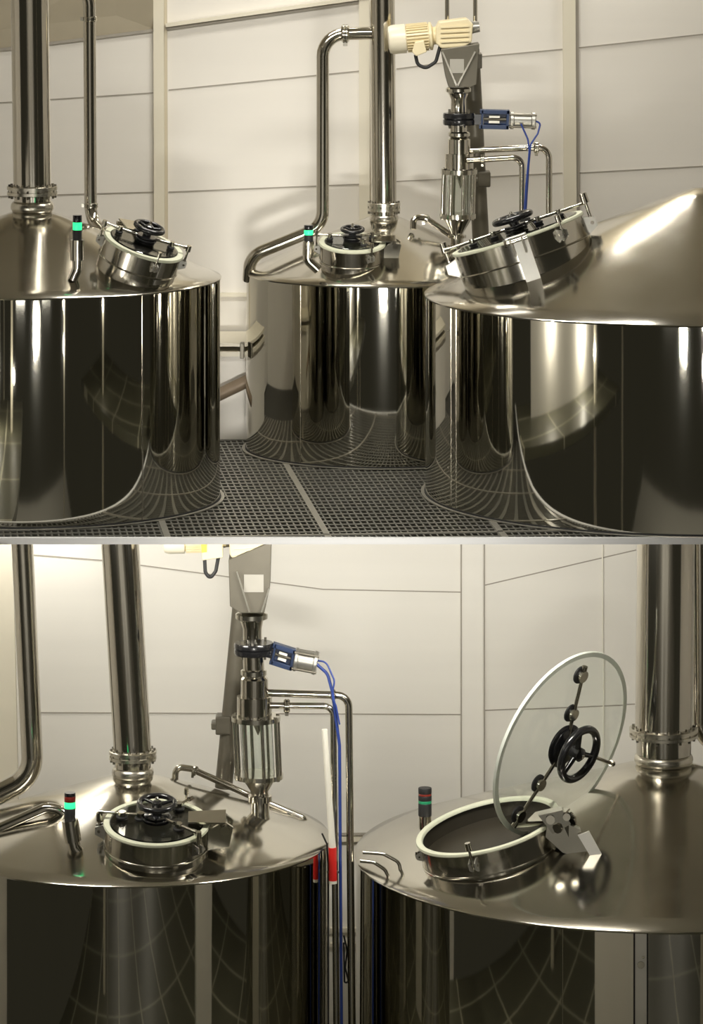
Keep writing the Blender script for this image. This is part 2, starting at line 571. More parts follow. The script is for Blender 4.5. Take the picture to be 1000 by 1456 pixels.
def seam(t, c, R, px, z0, z1, w=0.018, screws=(), name='seam_strip', m=None, size=0.012):
    """vertical joint on the shell at image column px, with screw heads"""
    th = None
    best = 1e9
    for i in range(-900, 901):
        a = i / 900 * math.pi / 2
        p = (c.x + R * math.sin(a), c.y - R * math.cos(a))
        e = abs(p[0] / sc(p[1]) + 500 - px)
        if e < best:
            best, th = e, a
    nrm = Vector((math.sin(th), -math.cos(th), 0))
    tan = Vector((math.cos(th), math.sin(th), 0))
    p = Vector((c.x, c.y, 0)) + nrm * (R + 0.002)
    Rm = Matrix((tan, nrm, Vector((0, 0, 1)))).transposed()
    o = MB().box((p.x, p.y, (z0 + z1) / 2), (w, 0.008, z1 - z0), Rm).build(name, m or M_PIPE, t, smooth=False)
    for py, off in screws:
        q = p + tan * off
        z = CAM_Z - (py - HORIZON) * sc(q.y)
        q = Vector((q.x, q.y, z))
        MB().cyl(q - nrm * 0.004, q + nrm * 0.012, size, size * 0.7, 12).build('screw', M_FIT, o)
    return o, p, nrm, tan


tUL, cUL, RUL, zUL, znUL, rnUL = tank('large polished steel tank at the far left of the upper level', 45, -2.9, 268, 394, 0, 45, 302, 28)
seam(tUL, cUL, RUL, 203, 0.03, zUL - 0.03, 0.02, [(437, 0), (580, 0.03), (682, 0), (722, 0.02)])
tUM, cUM, RUM, zUM, znUM, rnUM = tank('middle polished steel tank at the back of the grating on the upper level', 546, 1.62, 196, 386, 0, 546, 308, 19)
seam(tUM, cUM, RUM, 427, 0.03, zUM - 0.03, 0.014, [(420, 0), (533, 0), (648, 0)])
tUR, cUR, RUR, zUR, znUR, rnUR = tank('largest steel tank at the right of the upper level, with tilted hatch', 982, -2.4, 377, 418, 0, 995, 268, 10)
seam(tUR, cUR, RUR, 641, 0.03, zUR - 0.03, 0.02, [(470, -0.08), (665, -0.08)])
seam(tUR, cUR, RUR, 648, 0.03, zUR - 0.03, 0.02)
tLL, cLL, RLL, zLL, znLL, rnLL = tank('left steel tank of the lower level, its hatch closed under a grain inlet', 190, -2.2, 278, 1190, FLOOR_LO, 190, 1104, 27)
seam(tLL, cLL, RLL, 153, FLOOR_LO, zLL - 0.03, 0.02, [(1292, -0.07)])
tLR, cLR, RLR, zLR, znLR, rnLR = tank('right steel tank of the lower level, its glass lid standing open', 934, -1.8, 428, 1213, FLOOR_LO, 940, 1088, 42)
o_, p_, n_, t_ = seam(tLR, cLR, RLR, 912, FLOOR_LO, zLR - 0.02, 0.15, [], 'joint_cover', M_PLATE)
for off in (-0.085, 0.085):
    q = p_ + t_ * off
    Rm = Matrix((t_, n_, Vector((0, 0, 1)))).transposed()
    MB().box((q.x, q.y, (FLOOR_LO + zLR) / 2), (0.022, 0.03, zLR - FLOOR_LO - 0.03), Rm).build('cover_edge', M_BLACK if off > 0 else M_RUBBER, o_, smooth=False)
q = p_ + Vector((0, 0, CAM_Z - (1372 - HORIZON) * sc(p_.y)))
MB().cyl(q, q + n_ * 0.02, 0.05, 0.045, 20).build('screw', M_FIT, o_)
MB().cyl(q + t_ * 0.03 + Vector((0, 0, 0.10)), q + n_ * 0.02 + t_ * 0.03 + Vector((0, 0, 0.10)), 0.02, 0.018, 16).build('screw', M_FIT, o_)
seam(tLR, cLR, RLR, 800, FLOOR_LO, zLR - 0.03, 0.012)


# ------------------------------------------------------------------ manholes
def handwheel(parent, M, R, r, m=M_BLACK, spokes=3):
    mb = MB().torus(R, r, M, 44, 12)
    for q in range(spokes):
        a = 2 * math.pi * q / spokes + 0.4
        mb.cyl(M @ Vector((0, 0, -r * 0.6)), M @ Vector((R * math.cos(a), R * math.sin(a), 0)), r * 0.75, r * 0.55, 10)
    mb.lathe([(r * 1.7, -r * 1.6), (r * 1.7, r * 0.6), (r * 0.9, r * 1.2)], M, 20)
    return mb.build('handwheel', m, parent)


def ring_collar(t, c, n, e, R, L, skirt=0.0):
    """short steel neck welded to the cone, open at the top"""
    M = frame(c, n, e)
    w = 0.03
    col = MB().ring([(R, 0), (R - w, 0), (R - w, -L), (R, -L)], M, 72).build('manhole_neck', M_CONE, t)
    MB().torus(R + 0.004, 0.012, M, 72, 8, z=-L * 0.55).build('weld_bead', M_FIT, col)
    return M, col


def clamp(parent, M, a, R, h=0.16, s=1.0):
    """swing bolt clamp standing at angle a on the rim"""
    ca, sa = math.cos(a), math.sin(a)

    def L(rad, tang, z):
        return M @ Vector((rad * ca - tang * sa, rad * sa + tang * ca, z))
    mb = MB()
    for tg in (-0.035 * s, 0.035 * s):
        mb.prism([L(R - 0.005, tg - 0.009 * s, -0.20 * s), L(R + 0.10 * s, tg - 0.009 * s, -0.14 * s), L(R + 0.10 * s, tg - 0.009 * s, -0.06 * s), L(R - 0.005, tg - 0.009 * s, -0.03 * s)],
                 L(0, tg + 0.009 * s, 0) - L(0, tg - 0.009 * s, 0))
    lug = mb.build('clamp_lug', M_ALU, parent)
    mb = MB()
    mb.cyl(L(R + 0.06 * s, 0, -0.14 * s), L(R + 0.06 * s, 0, h), 0.017 * s, seg=10)
    mb.cyl(L(R + 0.06 * s, 0, h - 0.05 * s), L(R + 0.06 * s, 0, h + 0.04 * s), 0.038 * s, 0.034 * s, 14)
    mb.cyl(L(R + 0.06 * s, -0.06 * s, -0.10 * s), L(R + 0.06 * s, 0.06 * s, -0.10 * s), 0.016 * s, seg=10)
    mb.build('swing_bolt', M_PIPE, lug)


def hinge(parent, M, a, R, s=1.0):
    """block hinge with a pale plate arm"""
    ca, sa = math.cos(a), math.sin(a)

    def L(rad, tang, z):
        return M @ Vector((rad * ca - tang * sa, rad * sa + tang * ca, z))
    mb = MB()
    for tg in (-0.11 * s, 0.08 * s):
        mb.prism([L(R - 0.01, tg, -0.24 * s), L(R + 0.22 * s, tg, -0.20 * s), L(R + 0.26 * s, tg, 0.02 * s), L(R + 0.16 * s, tg, 0.09 * s), L(R - 0.01, tg, -0.02 * s)],
                 L(0, tg + 0.03 * s, 0) - L(0, tg, 0))
    hb = mb.build('hinge_bracket', M_FIT, parent)
    mb = MB().cyl(L(R + 0.17 * s, -0.17 * s, 0.02 * s), L(R + 0.17 * s, 0.17 * s, 0.02 * s), 0.035 * s, seg=14)
    mb.cyl(L(R + 0.17 * s, -0.20 * s, 0.02 * s), L(R + 0.17 * s, -0.16 * s, 0.02 * s), 0.055 * s, seg=8)
    mb.build('hinge_pin', M_PIPE, hb)
    MB().prism([L(R - 0.22 * s, -0.13 * s, 0.07 * s), L(R + 0.18 * s, -0.16 * s, 0.08 * s), L(R + 0.18 * s, 0.16 * s, 0.08 * s), L(R - 0.22 * s, 0.13 * s, 0.07 * s)],
               L(0, 0, 0.02 * s) - L(0, 0, 0)).build('hinge_plate', M_PIPE, hb)
    return hb


def lid_fittings(col, M, R, arms, s=1.0, wheel_z=0.30, wheel_r=0.20, wheel_t=0.030, hub=1.0, pad=1.0):
    """glass disc with central hub, hand wheel and clamping arms (angle, reach) that carry rubber pads"""
    gl = MB().lathe([(R - 0.012, 0.012), (R, 0.018), (R, 0.042), (R - 0.012, 0.048)], M, 72).build('glass_lid', M_GLASS, col, smooth=False)
    mb = MB()
    for z, r in ((0.052, 0.17), (0.085, 0.185), (0.115, 0.16)):
        r *= hub
        mb.lathe([(r * s * 0.94, z), (r * s, z + 0.008), (r * s, z + 0.020), (r * s * 0.94, z + 0.028)], M, 36)
    mb.lathe([(0.07 * s, 0.14), (0.07 * s, wheel_z - 0.02)], M, 20)
    mb.build('hub', M_BLACK, col)
    MB().lathe([(0.022 * s, 0.13), (0.022 * s, wheel_z + 0.08), (0.012 * s, wheel_z + 0.09)], M, 14).build('spindle', M_PIPE, col)
    handwheel(col, M @ Matrix.Translation((0, 0, wheel_z)), wheel_r, wheel_t)
    for a, reach, pads in arms:
        ca, sa = math.cos(a), math.sin(a)
        mb = MB().cyl(M @ Vector((0.10 * ca, 0.10 * sa, 0.12)), M @ Vector((reach * ca, reach * sa, 0.12)), 0.024 * s, 0.022 * s, 12)
        mb.lathe([(0.034 * s, -0.03), (0.034 * s, 0.03)], frame(M @ Vector((reach * ca, reach * sa, 0.12)), M.to_3x3() @ Vector((ca, sa, 0)), M.to_3x3() @ Vector((0, 0, 1))), 14)
        arm = mb.build('clamp_arm', M_PIPE, col)
        for d in pads:
            p = Vector((d * ca, d * sa, 0))
            Mp = M @ Matrix.Translation(p)
            mb = MB().lathe([(0.04 * s * pad, 0.09), (0.042 * s * pad, 0.15)], Mp, 14)
            mb.lathe([(0.020 * s, 0.06), (0.020 * s, 0.09)], Mp, 12)
            mb.build('pad_screw', M_FIT, col)
            MB().lathe([(0.055 * s * pad, 0.050), (0.062 * s * pad, 0.060), (0.062 * s * pad, 0.080), (0.05 * s * pad, 0.086)], Mp, 18).build('rubber_pad', M_RUBBER, col)
    return gl


def gasket(col, M, R, dark=True):
    MB().ring([(R - 0.075, -0.004), (R + 0.014, -0.004), (R + 0.020, 0.010), (R + 0.012, 0.034), (R - 0.060, 0.034), (R - 0.075, 0.012)], M, 72).build('gasket', M_GASK, col)
    if dark:
        MB().lathe([(R - 0.04, -0.22), (R - 0.04, -0.20)], M, 48).build('shade_disc', M_DARK, col)  # dark disc painted as the shade under the glass
        MB().ring([(R - 0.032, -0.006), (R - 0.036, -0.006), (R - 0.036, -0.21), (R - 0.032, -0.21)], M, 64).build('inner_wall', M_DARK, col)  # liner painted dark to continue that shade


# upper left tank, hatch on the right hand flank of the cone
c = at(204, 349, -4.3)
M, col = ring_collar(tUL, c, (0.31, -0.20, 0.93), (1, 0, 0), 57 * sc(-4.3), 0.44)
R = 57 * sc(-4.3)
gasket(col, M, R)
lid_fittings(col, M, R - 0.065, [(0.15, R + 0.02, [0.36]), (math.pi - 0.1, R + 0.02, [0.36]), (1.9, 0.42, [0.35])], 0.8, 0.26, 20 * sc(-4.3), 0.034)
clamp(col, M, 0.05, R, 0.14, 0.9)
clamp(col, M, math.pi, R, 0.14, 0.9)
clamp(col, M, -1.2, R, 0.12, 0.8)
hinge(col, M, 2.0, R, 0.8)

# upper middle tank, hatch on the front of the cone
c = at(501, 347, 0.35)
R = 46 * sc(0.35)
M, col = ring_collar(tUM, c, (0.02, -0.20, 0.98), (1, 0, 0), R, 0.42)
gasket(col, M, R)
lid_fittings(col, M, R - 0.065, [(0.35, R, [0.30]), (math.pi - 0.05, R + 0.02, [0.32]), (-1.0, R, [0.3])], 0.75, 0.22, 15 * sc(0.35), 0.026)
clamp(col, M, math.pi - 0.05, R, 0.15, 0.8)
clamp(col, M, -1.0, R, 0.12, 0.8)
clamp(col, M, 0.9, R, 0.16, 0.8)
hinge(col, M, 0.05, R, 0.9)

# upper right tank, big hatch tilted to the left and seen from the side
c = at(737, 334, -3.0)
R = 96 * sc(-3.0)
M, col = ring_collar(tUR, c, (-0.315, 0.03, 0.95), (1, 0, 0.33), R, 0.52)
gasket(col, M, R)
lid_fittings(col, M, R - 0.065, [(0.12, R + 0.08, [0.32, 0.62]), (math.pi + 0.12, R + 0.08, [0.32, 0.62]), (1.6, 0.5, [0.4])], 0.95, 0.24, 26 * sc(-3.0), 0.045)
clamp(col, M, 0.0, R, 0.20, 1.5)
clamp(col, M, math.pi, R, 0.16, 1.5)
clamp(col, M, -0.95, R, 0.10, 1.1)
hinge(col, M, -1.62, R, 0.85)
LM = frame(c, (-0.315, 0.03, 0.95), (1, 0, 0.33))
mb = MB()
mb.prism([LM @ Vector((-0.10, -R - 0.03, 0.08)), LM @ Vector((0.10, -R - 0.03, 0.08)), LM @ Vector((0.10, -R - 0.10, -0.62)), LM @ Vector((-0.10, -R - 0.10, -0.62))], (0, -0.02, 0))
mb.build('hinge_strap', M_PLATE, col, smooth=False)
mb = MB().tube([LM @ Vector((0.02, -R - 0.16, -0.60)), LM @ Vector((0.16, -R - 0.35, -0.72)), LM @ Vector((0.28, -R - 0.40, -0.92))], 0.022, 10, 0.05)
mb.build('prop_handle', M_PIPE, col)

# lower left tank, closed hatch on the front of the cone
c = at(223, 1172, -4.0)
R = 74 * sc(-4.0)
M, col = ring_collar(tLL, c, (0.02, -0.21, 0.975), (1, 0, 0.02), R, 0.50)
gasket(col, M, R)
lid_fittings(col, M, R - 0.065, [(math.pi - 0.12, R + 0.06, [0.22, 0.47]), (-0.72, R + 0.0, [0.4]), (0.9, R, [0.45])], 0.95, 0.30, 25 * sc(-4.0), 0.038, 1.15, 1.3)
clamp(col, M, math.pi - 0.12, R, 0.06, 1.3)
clamp(col, M, -0.72, R, 0.10, 1.1)
clamp(col, M, 1.05, R, 0.18, 0.9)
hinge(col, M, 0.02, R, 1.25)

# lower right tank, open hatch with its glass lid swung up
c = at(694, 1176, -3.3)
R = 103 * sc(-3.3)
M, col = ring_collar(tLR, c, (-0.235, -0.10, 0.965), (1, 0, 0.24), R, 0.55)
gasket(col, M, R, False)
MB().lathe([(R - 0.033, -0.235), (R - 0.033, -0.215)], M, 48).build('shade_disc', M_DARK, col)  # dark disc instead of a cut hole, painting the shaded inside
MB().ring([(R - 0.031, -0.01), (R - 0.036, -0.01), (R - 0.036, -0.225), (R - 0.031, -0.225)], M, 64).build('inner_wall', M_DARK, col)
clamp(col, M, -1.85, R, 0.16, 1.15)
clamp(col, M, -2.9, R, -0.04, 0.8)
hb = hinge(col, M, -0.50, R - 0.02, 1.25)
yl = -3.25
e_ = math.atan((1056 - HORIZON) / F)
up_ = Vector((0, math.sin(e_), math.cos(e_)))
to_ = Vector((0, -math.cos(e_), math.sin(e_)))
nl = (Vector((0.86, 0, 0)) + up_ * -0.508) * 0.832 + to_ * 0.555
ML = frame(at(795, 1056, yl), nl, (0.2, 0, 1))
RL = 139 * sc(yl)


def ang_of(px, py):
    """angle on the lid plane of the point seen at a photo position"""
    o = at(795, 1056, yl)
    d = at(px, py, yl) - Vector((0, CAM_Y, CAM_Z))
    cpos = Vector((0, CAM_Y, CAM_Z))
    tt = (o - cpos).dot(nl) / d.dot(nl)
    q = ML.inverted() @ (cpos + d * tt)
    return math.atan2(q.y, q.x), q.xy.length


arms = []
for end, pads in (((822, 945), ((805, 962), (800, 1013))), ((722, 1168), ((757, 1107), (728, 1152))), ((872, 1084), ())):
    a, rr = ang_of(*end)
    arms.append((a, min(rr, RL * 0.97), [ang_of(*p)[1] for p in pads]))
lid_fittings(col, ML, RL, arms, 1.15, 0.36, 38 * sc(yl), 0.056, 1.45, 1.75)
MB().ring([(RL - 0.050, 0.0485), (RL + 0.002, 0.0485), (RL + 0.002, 0.011), (RL + 0.016, 0.011), (RL + 0.016, 0.056), (RL - 0.050, 0.056)], ML, 72).build('lid_edge', M_EDGE, col)
mb = MB().prism([at(822, 1188, -4.1), at(838, 1182, -4.1), at(860, 1222, -4.15), at(846, 1228, -4.15)], (0, 0.04, 0))
mb.build('hinge_plate', M_PLATE, col, smooth=False)
mb = MB().prism([at(780, 1160, -4.0), at(826, 1180, -4.0), at(846, 1228, -4.05), at(800, 1212, -4.0), at(776, 1190, -4.0)], (0, 0.16, 0))
mb.prism([at(766, 1160, -4.05), at(800, 1152, -4.05), at(812, 1172, -4.05), at(786, 1186, -4.05)], (0, 0.25, 0))
mb.cyl(at(783, 1166, -4.1), at(783, 1166, -3.7), 0.06, seg=14)
mb.cyl(at(806, 1162, -4.1), at(806, 1162, -3.7), 0.05, seg=14)
mb.build('hinge_block', M_FIT, col)


# ------------------------------------------------------------------ vent stacks
STACK = 'steel vent stacks on the tanks'


def stack(label, y, top, bot, r, flange, neck, bulge, z_stop, nbolt=14):
    """top/bot: photo positions of the pipe axis; flange (py, r), neck (py, r), bulge (py, r) in photo pixels"""
    s = sc(y)
    base = at(bot[0], bulge[0] + 8, y)
    t = thing('vent_stack', label, 'pipe', base, STACK)
    a, b = at(*top, y), at(*bot, y)
    if z_stop is not None and a.z > z_stop:
        a = b + (a - b) * ((z_stop - b.z) / (a.z - b.z))
    elif z_stop is not None:
        a = b + (a - b) * ((z_stop - b.z) / (a.z - b.z))
    MB().cyl(b, a, r * s, seg=48).build('pipe', M_PIPE, t)
    fz = CAM_Z - (flange[0] - HORIZON) * s
    M = Matrix.Translation((b.x, y, fz))
    fr = flange[1] * s
    fl = MB().lathe([(fr * 0.97, -0.062), (fr, -0.056), (fr, -0.016), (fr * 0.93, -0.014), (fr * 0.93, 0.014), (fr, 0.016), (fr, 0.056), (fr * 0.97, 0.062)], M, 48).build('flange', M_FLANGE, t)
    for q in range(nbolt):
        an = 2 * math.pi * q / nbolt + 0.1
        p = Vector((b.x + fr * 0.90 * math.cos(an), y + fr * 0.90 * math.sin(an), fz))
        MB().cyl(p + Vector((0, 0, -0.10)), p + Vector((0, 0, 0.085)), 0.018, seg=8).build('bolt', M_DULL, fl)
    nz = CAM_Z - (neck[0] - HORIZON) * s
    MB().lathe([(neck[1] * s, nz - 0.05), (neck[1] * s, fz - 0.03)], Matrix.Translation((b.x, y, 0)), 48).build('neck', M_PIPE, t)
    bz = CAM_Z - (bulge[0] - HORIZON) * s
    prof = []
    for q in range(9):
        an = -math.pi / 2 + math.pi * q / 8
        prof.append(((bulge[1] - 7) * s + 7 * s * math.cos(an), bz + 8.5 * s * math.sin(an)))
    MB().lathe(prof, Matrix.Translation((b.x, y, 0)), 48).build('collar', M_FLANGE, t)
    return t


stack('wide steel vent stack at the upper far left corner', -2.9, (41, -80), (46, 272), 27, (271, 36), (286, 26), (294, 31), 9.9)
stack('steel vent stack rising from the middle tank of the upper level', 1.5, (543, -80), (546, 292), 18, (294, 23.5), (304, 19), (311, 21), 9.9, 10)
stack('leaning steel vent stack on the left tank of the lower level', -2.2, (171, 775), (189, 1074), 27, (1073, 34), (1090, 26), (1098, 30), -0.09)
stack('thick steel vent stack at the right edge of the lower level', -1.8, (947, 775), (944, 1044), 41, (1041, 49), (1066, 39), (1079, 42), -0.09, 16)


# ------------------------------------------------------------------ pipework
def pipe(name, label, cat, pts, r_px, fil_px, m=M_PIPE, clamps=(), group=None, seg=18):
    """pts: (px, py, depth); clamps: (px, py, depth, direction in the picture)"""
    P = [at(*p) for p in pts]
    s = sc(pts[0][2])
    low = min(P, key=lambda v: v.z)
    t = thing(name, label, cat, low, group)
    MB().tube(P, r_px * s, seg, fil_px * s).build('tube', m, t)
    for (px, py, y, d, rr) in clamps:
        c = at(px, py, y)
        n = Vector((d[0], 0, -d[1])).normalized()
        Mx = frame(c, n, (0, -1, 0.01))
        k = rr * sc(y)
        mb = MB().lathe([(k * 0.8, -k * 0.45), (k, -k * 0.25), (k, -k * 0.05), (k * 0.86, 0), (k, k * 0.05), (k, k * 0.25), (k * 0.8, k * 0.45)], Mx, 24)
        mb.box(Mx @ Vector((0, k * 1.1, 0)), (k * 0.5, k * 0.5, k * 0.5))
        mb.build('pipe_clamp', M_FIT, t)
    return t


pipe('vapour_pipe', 'vertical steel pipe beside the far left stack, bent over at its top', 'pipe',
     [(60, -25, -2.4), (127, -22, -2.4), (129, 312, -2.4), (160, 345, -2.9), (168, 375, -3.4)], 9, 32, clamps=[(128, 27, -2.4, (0, 1), 10), (129.5, 292, -2.4, (0, 1), 10)])
pipe('vapour_pipe', 'steel pipe looping from the middle stack down to the left edge of its tank', 'pipe',
     [(530, 47, 1.5), (459, 49, 1.4), (459, 322, 1.2), (356, 364, 1.2), (354, 398, 1.35)], 9.0, 32, clamps=[(491, 48, 1.45, (1, 0), 13)])
pipe('vapour_pipe', 'leaning steel pipe at the left edge of the lower level, bent towards the left', 'pipe',
     [(25.5, 640, -1.6), (47, 1104, -1.6), (-60, 1158, -1.6)], 15.5, 45, clamps=[(30, 1148, -1.65, (1, -0.5), 9)])
pipe('vapour_pipe', 'steel pipe half cut off at the right edge behind the thick stack', 'pipe',
     [(994, 640, -0.6), (996, 1045, -0.6), (1060, 1085, -0.6)], 12, 35)
pipe('wash_pipe', 'slim steel pipe curving in from the left behind the lit green beacon', 'pipe',
     [(-60, 1204, -3.0), (66, 1148, -3.0), (90, 1152, -3.0), (98, 1186, -3.0)], 7.5, 22)
pipe('wash_pipe', 'short bent steel pipe beside the grain inlet of the upper level', 'pipe',
     [(646, 338, 1.25), (604, 309, 1.2), (588, 309, 1.15), (588, 326, 1.1)], 4.5, 8, clamps=[(606, 311, 1.2, (1, 0.6), 6.5)])
pipe('wash_pipe', 'long thin sloping steel pipe passing behind the grain inlet of the lower level', 'pipe',
     [(249, 1112, -1.6), (250, 1090, -1.6), (272, 1093, -1.6), (353, 1130, -1.6), (432, 1163, -1.6), (439, 1186, -1.6)], 4.8, 9,
     clamps=[(277, 1096, -1.6, (1, 0.42), 7.5), (411, 1155, -1.6, (1, 0.45), 6)])
pipe('water_pipe', 'upper and longer of the two bent pipes beside the upper grain inlet', 'pipe',
     [(664, 214, 1.0), (781, 209, 1.0), (781, 470, 1.0)], 4.6, 16, clamps=[(763, 210, 1.0, (1, 0), 8.5)])
pipe('water_pipe', 'lower and shorter of the two bent pipes beside the upper grain inlet', 'pipe',
     [(664, 228, 0.8), (743, 223, 0.8), (743, 470, 0.8)], 4.6, 14, clamps=[(686, 227, 0.8, (1, 0), 7)])
pipe('water_pipe', 'upper steel pipe leaving the lower grain inlet, bending down at the right', 'pipe',
     [(378, 985, -2.3), (496, 989, -2.3), (501, 1500, -2.3)], 5.4, 17, clamps=[(474, 988, -2.3, (1, 0), 8)])
pipe('water_pipe', 'lower steel pipe leaving the lower grain inlet, beside the blue hose', 'pipe',
     [(378, 1003, -2.45), (474, 1004, -2.45), (479, 1500, -2.45)], 4.6, 14, clamps=[(408, 1004, -2.45, (1, 0), 10)])
pipe('drain_pipe', 'brown sloping pipe low between the left and middle tanks', 'pipe',
     [(285, 574, 2.2), (376, 530, 2.2)], 9, 5, m=M_BEAM)
pipe('gauge_pipe', 'thin bent steel pipe on the cone at the right edge of the lower level', 'pipe',
     [(964, 1278, -4.9), (968, 1276, -4.9), (1030, 1306, -4.9)], 2.5, 3)
for px, y1 in ((636, 40), (676, 30)):
    tag(MB().cyl(at(px, y1, 1.25), at(px, -95, 1.25), 3.2 * sc(1.25), seg=14).build('hanger_rod', M_PIPE),
        'left of the two steel hanger rods above the cream gear motor' if px < 650 else 'right of the two steel hanger rods above the cream gear motor', 'rod', 'hanger rods above the gear motor')


# ------------------------------------------------------------------ grain inlet columns
def inlet(label, y, segs, cage, funnel, cone_tip, foot, chute, plate, vplates):
    """segs: lathe pieces ((axis px, y0, r0), (.., y1, r1)); all in photo pixels at depth y"""
    s = sc(y)
    f0 = at(foot[0], foot[1], y)
    t = thing('grain_inlet', label, 'machine', f0, 'grain inlet columns')

    def seg_lathe(pts, name, m, seg=32, parent=t):
        mb = MB()
        prof = []
        x0 = None
        vs, fs = [], []
        for (px, py, r) in pts:
            c = at(px, py, y)
            for i in range(seg):
                a = 2 * math.pi * i / seg
                vs.append(c + Vector((math.cos(a), math.sin(a), 0)) * (r * s))
        n = len(pts)
        for q in range(n - 1):
            for i in range(seg):
                j = (i + 1) % seg
                fs.append((q * seg + i, q * seg + j, (q + 1) * seg + j, (q + 1) * seg + i))
        fs.append(tuple(range(seg))[::-1])
        fs.append(tuple(range((n - 1) * seg, n * seg)))
        mb.add(vs, fs)
        return mb.build(name, m, parent)
    for name, m, pts in segs:
        seg_lathe(pts, name, m)
    # sight cage: two flanges, tie rods, inner tube
    ax0, y0, ax1, y1, rr = cage
    for k, (ax, yy) in enumerate(((ax0, y0), (ax1, y1))):
        seg_lathe([(ax, yy - 3.2, rr), (ax, yy + 3.2, rr)], 'cage_flange', M_FIT)
    for q in range(8):
        a = 2 * math.pi * (q + 0.35) / 8
        d = Vector((math.cos(a), math.sin(a), 0)) * (rr - 3) * s
        MB().cyl(at(ax0, y0 - 5, y) + d, at(ax1, y1 + 5, y) + d, 2.6 * s, seg=12).build('tie_rod', M_PIPE, t)
    ra, rb = rr * 0.66 * s, rr * 0.66 * s - 0.012
    za, zb = at(ax0, y0 + 3, y), at(ax1, y1 - 3, y)
    Mg = frame(zb, za - zb, (1, 0, 0))
    Lg = (za - zb).length
    MB().ring([(ra, 0), (ra, Lg), (rb, Lg), (rb, 0)], Mg, 40).build('sight_glass', M_GLASS, t)
    seg_lathe([(cone_tip[0], y0 + 3, cone_tip[2]), (cone_tip[0], cone_tip[1], 0.5)], 'inner_cone', M_FIT)
    seg_lathe(funnel, 'funnel', M_PIPE)
    # head box of the conveyor with gussets
    mb = MB().prism([at(px, py, y - 0.25) for px, py in chute], (0, 0.5, 0))
    ch = mb.build('chute', M_DULL, t, smooth=False, bevel=0.01)
    (x0, ya_), (x1, yb_) = plate
    mb = MB().prism([at(x0, ya_, y - 0.26), at(x1, ya_, y - 0.26), at(x1, yb_, y - 0.26), at(x0, yb_, y - 0.26)], (0, 0.012, 0))
    mb.build('blank_plate', M_TAG, ch, smooth=False)
    mb = MB()
    for a, b in vplates:
        mb.bar(at(*a, y - 0.27), at(*b, y - 0.27), 2.4 * s, 0.05)
    mb.build('gusset', M_FIT, ch, smooth=False)
    return t


inlet('steel grain inlet column on the right flank of the middle tank, upper level', 1.0,
      [('clamp_ring', M_FIT, [(652, 124, 16), (652, 126, 18), (652, 130, 18), (652, 133, 14)]),
       ('reducer', M_PIPE, [(652, 131, 15), (652, 141, 11), (652, 160, 11)]),
       ('lower_tube', M_PIPE, [(652, 178, 12), (652, 192, 12)]),
       ('clamp_ring', M_FIT, [(653, 187, 13), (653, 189, 15.5), (653, 193, 15.5), (653, 195, 13)]),
       ('upper_drum', M_PIPE, [(653, 195, 12), (653, 198, 16), (653, 219, 16)]),
       ('lower_drum', M_PIPE, [(653, 218, 20.5), (653, 240, 20.5)])],
      (653, 244, 651, 307, 26), [(651, 309, 21), (650, 331, 9), (650, 334, 9), (650, 334, 13), (650, 338, 13), (650, 338, 9), (650, 350, 9), (652, 366, 12)],
      (655, 268, 7), (651, 366), [(627, 70), (682, 62), (678, 120), (668, 124), (638, 124), (634, 110)], ((640, 84), (660, 104)),
      [((629, 73), (650, 123)), ((676, 73), (650, 123))])
inlet('steel grain inlet column on the right flank of the left tank, lower level', -2.4,
      [('clamp_ring', M_FIT, [(358, 871, 20), (358, 873, 23), (358, 879, 23), (358, 882, 17)]),
       ('reducer', M_PIPE, [(358, 880, 17), (359, 894, 13.5), (359, 915, 13.5)]),
       ('lower_tube', M_PIPE, [(360, 930, 15), (361, 953, 15)]),
       ('clamp_ring', M_FIT, [(361, 951, 15), (361, 953, 18.5), (361, 959, 18.5), (361, 962, 15)]),
       ('upper_drum', M_PIPE, [(362, 960, 15), (362, 965, 19.5), (362, 991, 19.5)]),
       ('lower_drum', M_PIPE, [(362, 990, 25), (362, 1018, 25)])],
      (364, 1021, 368, 1103, 35), [(369, 1105, 25), (369, 1124, 13), (370, 1131, 13), (370, 1131, 17), (370, 1139, 17), (370, 1139, 13), (370, 1158, 13), (370, 1172, 16)],
      (367, 1045, 10), (370, 1172), [(325, 796), (386, 770), (384, 834), (376, 872), (342, 872), (327, 862)], ((347, 817), (375, 842)),
      [((337, 812), (355, 870)), ((383, 836), (372, 870))])


